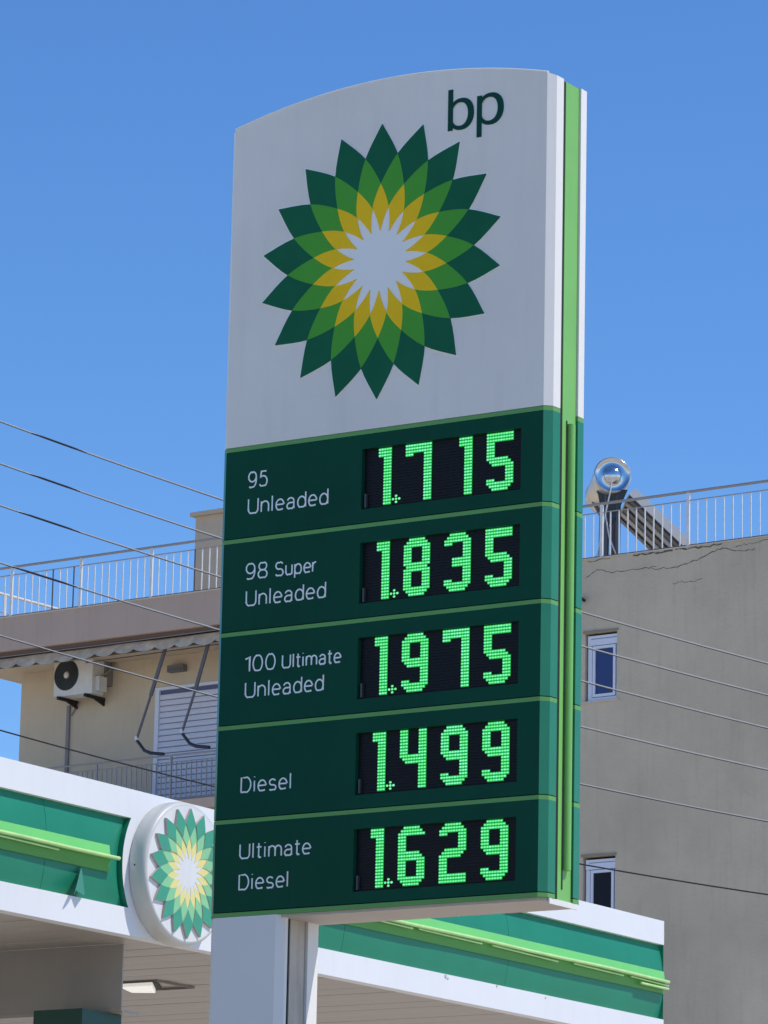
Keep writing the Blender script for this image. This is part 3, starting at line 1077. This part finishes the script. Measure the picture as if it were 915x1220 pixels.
mb = MB().tube([(4.50, 0.02, 17.85), (4.62, -0.08, 17.82), (4.70, -0.10, 17.77)], 0.030, 8)
mb.build('wall_pipe', 'black_iron', bld)


def window(h, glass):
    u0, u1, z0, z1 = h
    mb = MB()
    d0, d1 = 0.045, 0.12
    fw = 0.10
    zb = z1 - 0.235                      # bottom of the roller box
    mb.box(u0 + 0.045, u1, d0, d1, z0, z0 + 0.07)
    mb.box(u0 + 0.045, u0 + 0.045 + fw, d0, d1, z0 + 0.07, zb)
    mb.box(u1 - 0.05, u1, d0, d1, z0 + 0.07, zb)
    fr = mb.build('window', 'pvc_white', bld)
    mb = MB()
    mb.box(u0 + 0.045, u1, 0.03, 0.14, zb + 0.004, z1 - 0.05)
    mb.build('roller_box', 'pvc_white', fr)
    mb = MB()
    mb.box(u0 + 0.12, u1 - 0.02, 0.026, 0.030, z1 - 0.115, z1 - 0.105)
    mb.box(u0 + 0.10, u1 - 0.02, 0.041, 0.0445, zb - 0.006, zb + 0.003)
    mb.box(u0 + 0.145 - 0.012, u0 + 0.145, 0.041, 0.0445, z0 + 0.07, zb)
    mb.box(u1 - 0.045, u1 - 0.038, 0.041, 0.0445, z0 + 0.07, zb)
    mb.build('seal', 'pvc_line', fr)
    mb = MB()
    sx0, sx1, sz0, sz1 = u0 + 0.15, u1 - 0.055, z0 + 0.08, zb - 0.01
    t = 0.052
    mb.box(sx0, sx1, 0.03, 0.10, sz0, sz0 + t); mb.box(sx0, sx1, 0.03, 0.10, sz1 - t, sz1)
    mb.box(sx0, sx0 + t, 0.03, 0.10, sz0 + t, sz1 - t); mb.box(sx1 - t, sx1, 0.03, 0.10, sz0 + t, sz1 - t)
    mb.build('sash', 'pvc_white', fr)
    mb = MB()
    mb.box(sx0 + t, sx1 - t, 0.06, 0.08, sz0 + t, sz1 - t)
    mb.build('pane', glass, fr)
    mb = MB()
    mb.box(u0 - 0.05, u1 + 0.05, -0.03, 0.13, z0 - 0.035, z0 - 0.001)
    mb.build('sill', 'concrete', bld)
    mb = MB()
    mb.prism_y([(u0 - 0.03, z1 + 0.002), (u1 + 0.02, z1 + 0.002), (u1 + 0.02, z1 + 0.035), (u0 - 0.03, z1 + 0.05)], -0.025, 0.0)
    mb.build('lintel', 'sill_tan', bld)


window(WINS[0], 'glass_blue')
window(WINS[1], 'glass_dark')
window(WINS[2], 'glass_dark')

# balcony door with roller shutter
for dj, (u0, u1, z0, z1) in enumerate(DOORS):
    mb = MB()
    mb.box(u0, u0 + 0.10, WB - 0.02, WB + 0.06, z0, z1); mb.box(u1 - 0.08, u1, WB - 0.02, WB + 0.06, z0, z1)
    mb.box(u0 + 0.10, u1 - 0.08, WB - 0.02, WB + 0.06, z1 - 0.06, z1)
    door = mb.build('balcony_door', 'pvc_white', bld)
    mb = MB().box(u0 + 0.10, u1 - 0.08, WB + 0.035, WB + 0.06, z0, z1 - 0.06)
    mb.build('shadow_gap', 'pvc_line', door)
    mb = MB().prism_x([(WB + 0.030, 0.004), (WB + 0.012, 0.012), (WB + 0.008, 0.06), (WB + 0.012, 0.108), (WB + 0.030, 0.116)], u0 + 0.10, u1 - 0.08)
    mb.v = [(x, y, z + z0) for x, y, z in mb.v]
    sl_ = mb.build('shutter_slat', 'shutter', door)
    k = 1
    while z0 + 0.122 * (k + 1) < z1 - 0.05:
        dup(sl_, 0, 0, 0.122 * k); k += 1

# balconies below the roof slab
for zf in (14.80, 11.5):
    mb = MB().box(-11.0, US - 0.002, 0.0, WB - 0.001, zf - 0.2, zf)
    mb.build('balcony_slab', 'brown_fascia', bld)


def railing(name_rail, u0, u1, w, zb, zt, zm, posts, parent, rt=0.028, bal=0.184, axis='u', fixed=0.0, mat_b='rail_white'):
    """railing part with posts and balusters as sub-parts"""
    pt = (lambda a, z: (a, w, z)) if axis == 'u' else (lambda a, z: (fixed, a, z))
    mb = MB()
    mb.tube([pt(u0, zt), pt(u1, zt)], rt, 8)
    r = mb.build('railing', 'rail_grey', parent)
    mb = MB()
    mb.tube([pt(u0, zm), pt(u1, zm)], 0.011, 6)
    mb.build('middle_rail', 'rail_grey', r)
    mb = MB().tube([pt(u0, zb), pt(u1, zb)], 0.014, 6)
    mb.build('bottom_rail', 'rail_rust' if mat_b == 'rail_white' else mat_b, r)
    x0 = posts[0]
    a, b, _ = pt(0, 0)
    mb = MB()
    p = pt(x0, 0)
    pw = 0.03 if mat_b == 'rail_white' else 0.012
    mb.box(p[0] - pw, p[0] + pw, p[1] - 0.02, p[1] + 0.02, zb - 0.06, zt - 0.02)
    po = mb.build('post', mat_b, r)
    for q in posts[1:]:
        dup(po, (q - x0) if axis == 'u' else 0, (q - x0) if axis != 'u' else 0, 0)
    mb = MB()
    xs = []
    q = posts[0]
    gap = (posts[1] - posts[0]) / round((posts[1] - posts[0]) / bal) if len(posts) > 1 else bal
    x = posts[0]
    while x > u0 + gap: x -= gap
    while x < u1:
        if not any(abs(x - c) < 0.05 for c in posts): xs.append(x)
        x += gap
    p = pt(xs[0], 0)
    mb.box(p[0] - 0.010, p[0] + 0.010, p[1] - 0.010, p[1] + 0.010, zb, zm)
    ba = mb.build('baluster', mat_b, r)
    rusty = None
    if mat_b == 'rail_white':
        mb = MB()
        mb.box(p[0] - 0.010, p[0] + 0.010, p[1] - 0.010, p[1] + 0.010, zb, zm)
        rusty = mb.build('baluster', 'rail_rust', r)
        xs.insert(1, xs[0] + gap * 0); rusty.location.x += (xs[2] - xs[0]) if axis == 'u' else 0
        rusty.location.y += 0 if axis == 'u' else (xs[2] - xs[0])
        xs = [xs[0]] + xs[3:] if False else xs
        xs.pop(1); xs.pop(1)
    for j, x in enumerate(xs[1:]):
        c = dup(ba, (x - xs[0]) if axis == 'u' else 0, (x - xs[0]) if axis != 'u' else 0, 0)
        if random.random() < 0.08 and rusty: c.data = rusty.data
    return r


railing('r', -11.4, US - 0.05, 0.05, 18.975, 19.995, 19.825, [-11.28, -9.44, -7.60, -5.76, -3.92, -2.08, -0.24], bld)
railing('r', US + 0.05, 15.9, 0.05, 18.605, 19.61, 19.445, [1.19, 3.08, 4.965, 6.85, 8.73, 10.6, 12.5, 14.4], bld)
rs = railing('r', 0.2, 12.5, 0, 18.975, 19.995, 19.60, [0.3, 2.1, 3.9, 5.7, 7.5, 9.3, 11.1], bld, rt=0.034, axis='v', fixed=-11.40)
rs.data.materials[0] = MATS['rail_white']
railing('r', -10.9, US - 0.05, 0.06, 14.85, 15.715, 15.575, [-10.8, -8.9, -7.0, -5.1, -3.2, -1.3], bld, rt=0.018, bal=0.13, mat_b='rail_grey')

# stair tower on the roof
mb = MB()
mb.box(-8.62, -3.6, 5.0, 9.0, 18.92, 21.93)
mb.build('stair_tower', 'beige_stucco', bld)
mb = MB()
mb.box(-8.70, -3.5, 4.9, 9.1, 21.931, 22.02)
mb.build('tower_roof', 'grey_stucco', bld)

brd = thing('roof_board', 'B', (-6.2, 0.7, 18.93), 'short white board lying on the roof edge behind the left railing', 'board')
mb = MB()
mb.box(-6.62, -5.85, 0.5, 0.9, 18.98, 19.01)
mb.tube([(-6.5, 0.55, 19.02), (-6.1, 0.55, 19.10), (-5.9, 0.6, 19.02)], 0.02, 6)
mb.build('board', 'rail_white', brd)

# awning: rolled cloth with scalloped valance under the slab, arms hanging down
awn = thing('awning', 'B', (-7.0, 0.2, 18.1), 'rolled up beige awning with scalloped valance and two hanging arms under the brown roof slab', 'awning')
mb = MB()
mb.smooth = True
U0, U1 = -11.2, -3.0
n = 220
top, bot = [], []
for i in range(n + 1):
    u = U0 + (U1 - U0) * i / n
    ph = (u * 1.95) % 1.0
    sc_ = abs(math.sin(math.pi * ph)) ** 0.55
    wv = 0.018 * math.sin(u * 4.3) + 0.012 * math.sin(u * 9.7)
    top.append((u, 0.20 + wv * 0.4, 18.12 + 0.01 * math.sin(u * 2.7)))
    bot.append((u, 0.06 + wv, 17.965 - 0.085 * sc_ + 0.012 * math.sin(u * 1.7)))
mb.add(top + bot, [(i, i + 1, n + 2 + i, n + 1 + i) for i in range(n)])
mb.build('valance', 'awning_cloth', awn)
mb = MB()
mb.tube([(U0, 0.26, 18.075), (-7, 0.26, 18.07), (U1, 0.26, 18.08)], 0.065, 12)
mb.build('cloth_roll', 'awning_cloth', awn)
mb = MB()
pts = []
for i in range(60):
    u = -7.0 + 4.0 * i / 59
    pts.append((u, 0.10, 18.0 + 0.035 * math.sin(u * 3.1)))
mb.tube([(-7.4, 0.07, 17.80), (-3.0, 0.07, 17.86)], 0.012, 6)
mb.build('front_bar', 'rail_rust', awn)
mb = MB()
mb.box(-11.1, -3.0, 0.150, 0.185, 17.915, 17.985)
mb.build('notch_shade', 'brown_edge', awn)  # dark bar added so the valance notches read as shaded
mb = MB()
mb.tube([(-11.2, 0.045, 18.135), (-7.0, 0.04, 18.12), (-3.0, 0.045, 18.14)], 0.012, 6)
mb.build('cord', 'conduit', awn)
for pts in ([(-5.488, 0.3, 18.10), (-5.87, 0.29, 17.02), (-6.176, 0.28, 16.19)], [(-4.400, 0.3, 18.10), (-4.74, 0.29, 17.02), (-5.025, 0.28, 16.23)]):
    mb = MB().tube(pts[:2], 0.040, 8)
    arm = mb.build('arm', 'arm_grey', awn)
    mb = MB().tube(pts[1:], 0.026, 8); mb.build('arm_rod', 'arm_grey', arm)
    e = pts[2]
    mb = MB().tube([(e[0] - .02, e[1], e[2] + .03), (e[0] + .0, e[1], e[2] - .05)], 0.04, 8); mb.build('joint', 'rail_white', arm)
    mb = MB().tube([(e[0], e[1], e[2] - .05), (e[0] + .20, e[1], e[2] - .27), (e[0] + .36, e[1], e[2] - .335), (e[0] + .70, e[1], e[2] - .385)], 0.034, 8)
    mb.build('elbow', 'arm_dark', arm)

# air conditioner
ac = thing('air_conditioner', 'B', (-8.42, 1.2, 17.32), 'white air conditioner unit with dark round fan on the beige wall under the awning', 'air conditioner')
x0, x1, y0, y1, z0, z1 = -8.93, -7.915, 0.90, 1.27, 17.37, 18.075
mb = MB()
mb.box(x0, x1, y0, y1, z0, z1)
mb.build('body', 'ac_white', ac)
fc = (-8.605, 17.80)
mb = MB()
mb.lathe([(0.0, 0.0), (0.004, 0.29), (0.012, 0.315), (0.0, 0.325)], (fc[0], y0 + 0.001, fc[1]), (0, -1, 0), 40)
g = mb.build('fan_grille', 'ac_dark', ac)
mb = MB()
for k in range(5):
    rr = 0.08 + k * 0.05
    mb.lathe([(0.010, rr), (0.018, rr + 0.006), (0.010, rr + 0.012)], (fc[0], y0, fc[1]), (0, -1, 0), 32)
mb.build('grille_ring', 'black_iron', g)
mb = MB().lathe([(0.03, 0.0), (0.028, 0.045), (0.012, 0.06)], (fc[0], y0, fc[1]), (0, -1, 0), 24)
mb.build('fan_hub', 'ac_white', g)
mb = MB().box(x1 - 0.14, x1 + 0.05, y1 + 0.002, WB - 0.002, z0 + 0.22, z1 + 0.02)
mb.build('dark_box', 'conduit', ac)  # dark box between the unit and the wall
mb = MB().box(x1 + 0.001, x1 + 0.10, y0 + 0.10, y1 - 0.02, z0 + 0.06, z0 + 0.36)
mb.build('valve_cover', 'ac_white', ac)
for bx in (x0 + 0.14, x1 - 0.16):
    mb = MB().box(bx - 0.03, bx + 0.03, y0 - 0.03, WB - 0.001, z0 - 0.065, z0 - 0.001)
    mb.prism_x([(y0 + 0.25, z0 - 0.065), (WB - 0.001, z0 - 0.065), (WB - 0.001, z0 - 0.17)], bx - 0.02, bx + 0.02)
    mb.build('bracket', 'black_iron', ac)
mb = MB().tube([(x1 + 0.06, 1.1, z0 + 0.36), (x1 + 0.12, 1.3, z0 + 0.5), (x1 + 0.12, WB - 0.02, z0 + 0.75)], 0.025, 8)
mb.build('hose', 'sill_tan', ac)
mb = MB().box(-9.03, -8.955, WB - 0.05, WB - 0.001, 14.81, z0 - 0.08)
mb.tube([(-8.72, WB - 0.03, z0 - 0.03), (-8.92, WB - 0.03, z0 - 0.30)], 0.015, 6)
mb.build('conduit', 'conduit', ac)

wl = thing('wall_lamp', 'B', (-6.13, 1.45, 17.7), 'small grey rectangular wall lamp above the shuttered balcony door', 'wall lamp')
mb = MB().box(-6.34, -5.93, WB - 0.14, WB - 0.001, 17.72, 17.86)
mb.build('housing', 'lamp_grey', wl)
mb = MB().box(-6.31, -5.96, WB - 0.148, WB - 0.141, 17.735, 17.80)
mb.build('lens', 'arm_grey', wl)

# ------------------------------------------------------------------ solar water heater on the roof
heat = thing('solar_water_heater', 'B', (4.8, 1.6, ZR + 0.03), 'solar water heater with shiny round tank and tilted collector behind the roof railing', 'water heater')
TC = Vector((4.42, 1.25, 20.475))
ax = Vector((-0.62, 0.78, 0)).normalized()           # along the tank, away from the street
rr = 0.345
mb = MB()
mb.lathe([(0.0, rr), (0.02, rr + 0.012), (0.04, rr), (1.75, rr), (1.77, rr + 0.01), (1.79, rr), (1.85, 0.2), (1.87, 0.0)], TC, ax, 48)
mb.build('tank', 'tank_side', heat)
mb = MB()
mb.lathe([(0.03, rr - 0.002), (-0.01, rr - 0.004), (-0.01, rr - 0.018), (0.02, rr - 0.03), (0.026, 0.25), (0.026, 0.185), (0.015, 0.170), (0.0, 0.160), (-0.03, 0.135), (-0.052, 0.095), (-0.064, 0.05), (-0.067, 0.0)], TC, ax, 48)
mb.build('tank_cap', 'tank_chrome', heat)
sd = Vector((0.70, 0.0, -0.66)).normalized()
# collector slab: runs from under the tank down to the right
c0 = TC + Vector((0.40, -0.05, -0.42))
L_, Wd_, T_ = 2.0, 2.15, 0.17
nrm = ax.cross(sd).normalized()
if nrm.z < 0: nrm = -nrm
def slab(name, a0, a1, b0, b1, t0, t1, m, parent):
    vs = []
    for t in (t0, t1):
        for (s_, q) in ((a0, b0), (a1, b0), (a1, b1), (a0, b1)):
            vs.append(c0 + sd * s_ + ax * q + nrm * t)
    mb = MB(); mb.add(vs, [(0, 1, 2, 3), (4, 7, 6, 5), (0, 4, 5, 1), (1, 5, 6, 2), (2, 6, 7, 3), (3, 7, 4, 0)])
    return mb.build(name, m, parent)
colr = slab('collector', 0, L_, 0, Wd_, 0, T_, 'collector_frame', heat)
slab('glazing', 0.04, L_ - 0.04, 0.04, Wd_ - 0.04, T_ + 0.001, T_ + 0.006, 'collector_glass', colr)
slab('back_sheet', 0.03, L_ - 0.03, 0.03, Wd_ - 0.03, -0.006, -0.001, 'collector_back', colr)
for k in range(5):
    q = 0.10 + k * 0.43
    slab('rib', 0.05, L_ - 0.05, q, q + 0.22, -0.03, -0.007, 'collector_frame' if k % 2 else 'collector_back', colr)
mb = MB()
zb = ZR + 0.03
for q in (0.18, 1.1):
    p = TC + ax * q
    mb.tube([(p.x - 0.10, p.y, p.z - rr + 0.05), (p.x - 0.12, p.y, zb)], 0.055, 6)
    mb.tube([(p.x + 0.16, p.y, p.z - rr + 0.08), (p.x + 0.14, p.y, zb)], 0.050, 6)
    mb.tube([(p.x - 0.30, p.y, p.z - rr + 0.12), (p.x + 0.10, p.y, p.z - rr - 0.55)], 0.040, 6)
mb.build('stand', 'arm_grey', heat)
mb = MB()
p = TC + ax * 0.12
mb.add([(p.x - 0.33, p.y, p.z - 0.20), (p.x + 0.36, p.y, p.z - 0.30), (p.x + 0.02, p.y, p.z - 0.95), (p.x - 0.20, p.y, p.z - 0.85)], [(0, 3, 2, 1)])
for k in (0.13, 1.1):
    pass
mb.build('cradle_plate', 'ac_dark', heat)
mb = MB()
q0 = TC + ax * -0.06
mb.tube([q0 + Vector((-0.02, 0, -0.12)), q0 + Vector((-0.06, 0, -0.35)), q0 + Vector((-0.16, 0, -0.75)), q0 + Vector((-0.10, 0.05, -1.2)), q0 + Vector((0.12, 0.1, -1.75))], 0.014, 6)
mb.tube([q0 + Vector((-0.16, 0, -0.75)), q0 + Vector((-0.40, 0.1, -1.5)), q0 + Vector((-0.75, 0.15, -1.7))], 0.012, 6)
mb.build('pipe', 'rail_white', heat)

# ================================================================== OVERHEAD WIRES (25 m behind the sign)
WIRES = [([(-4.201, 12.892), (-1.801, 12.088), (2.172, 10.899), (4.163, 10.388)], 'topmost of the six overhead wires, crossing open sky left of the sign', (-3.85, -3.25), 0.0068),
         ([(-4.182, 12.422), (-1.788, 11.650), (2.175, 10.530), (4.163, 10.040)], 'second overhead wire from the top, ending at the upper price panel', (-3.85, -3.3), 0.0068),
         ([(-4.163, 11.954), (-1.776, 11.223), (2.179, 10.145), (4.163, 9.683)], 'third overhead wire from the top, crossing the roof railing', (-3.95, -3.28), 0.0068),
         ([(-4.137, 11.321), (-1.759, 10.632), (2.184, 9.651), (4.163, 9.228)], 'fourth overhead wire from the top, crossing the brown roof slab', (-4.0, -3.3), 0.0068),
         ([(-4.105, 10.517), (-1.765, 9.906), (2.190, 9.023), (4.163, 8.675)], 'fifth overhead wire from the top, passing over the air conditioner', (-6.6, -6.0), 0.0055),
         ([(-4.063, 9.483), (-1.763, 8.922), (2.198, 8.165), (4.163, 7.883)], 'lowest overhead wire, thin and black, above the canopy', None, 0.0085)]
for i, (pts, label, sleeve, rad) in enumerate(WIRES):
    # least squares parabola through the four sighted points
    def solve3(A, b):
        n = 3
        M = [r[:] + [v] for r, v in zip(A, b)]
        for c in range(n):
            p = max(range(c, n), key=lambda r: abs(M[r][c])); M[c], M[p] = M[p], M[c]
            for r in range(n):
                if r != c:
                    f = M[r][c] / M[c][c]
                    M[r] = [a - f * b_ for a, b_ in zip(M[r], M[c])]
        return [M[r][3] / M[r][r] for r in range(n)]
    A = [[sum(x ** (a + b) for x, _ in pts) for b in range(3)] for a in range(3)]
    B = [sum(z * x ** a for x, z in pts) for a in range(3)]
    c = solve3(A, B)
    f = lambda x: c[0] + c[1] * x + c[2] * x * x
    xs = [-16 + 0.5 * k for k in range(65)]
    mb = MB().tube([(x, 45.0 + 0.35 * i * 0, f(x)) for x in xs], rad, 8)
    w = mb.build('overhead_wire', 'wire_dark' if i == 5 else 'wire_light', None, 'W', (0, 45.0, 0))
    tag(w, label, 'wire', 'overhead wires behind the price sign')
    if i < 5:
        mb = MB().tube([(x, 45.004, f(x) - 0.0085) for x in xs], 0.0048, 6)
        mb.build('underside_shade', 'wire_dark', w)  # dark tube added as the wire's shaded underside
    if sleeve and i < 4:
        n = 8
        mb = MB().tube([(sleeve[0] + (sleeve[1] - sleeve[0]) * k / n, 45.0, f(sleeve[0] + (sleeve[1] - sleeve[0]) * k / n) - 0.003) for k in range(n + 1)],
                       [0.0070, 0.0095] + [0.0115] * (n - 3) + [0.0095, 0.0070], 8)
        o = mb.build('sleeve', 'wire_dark', w)
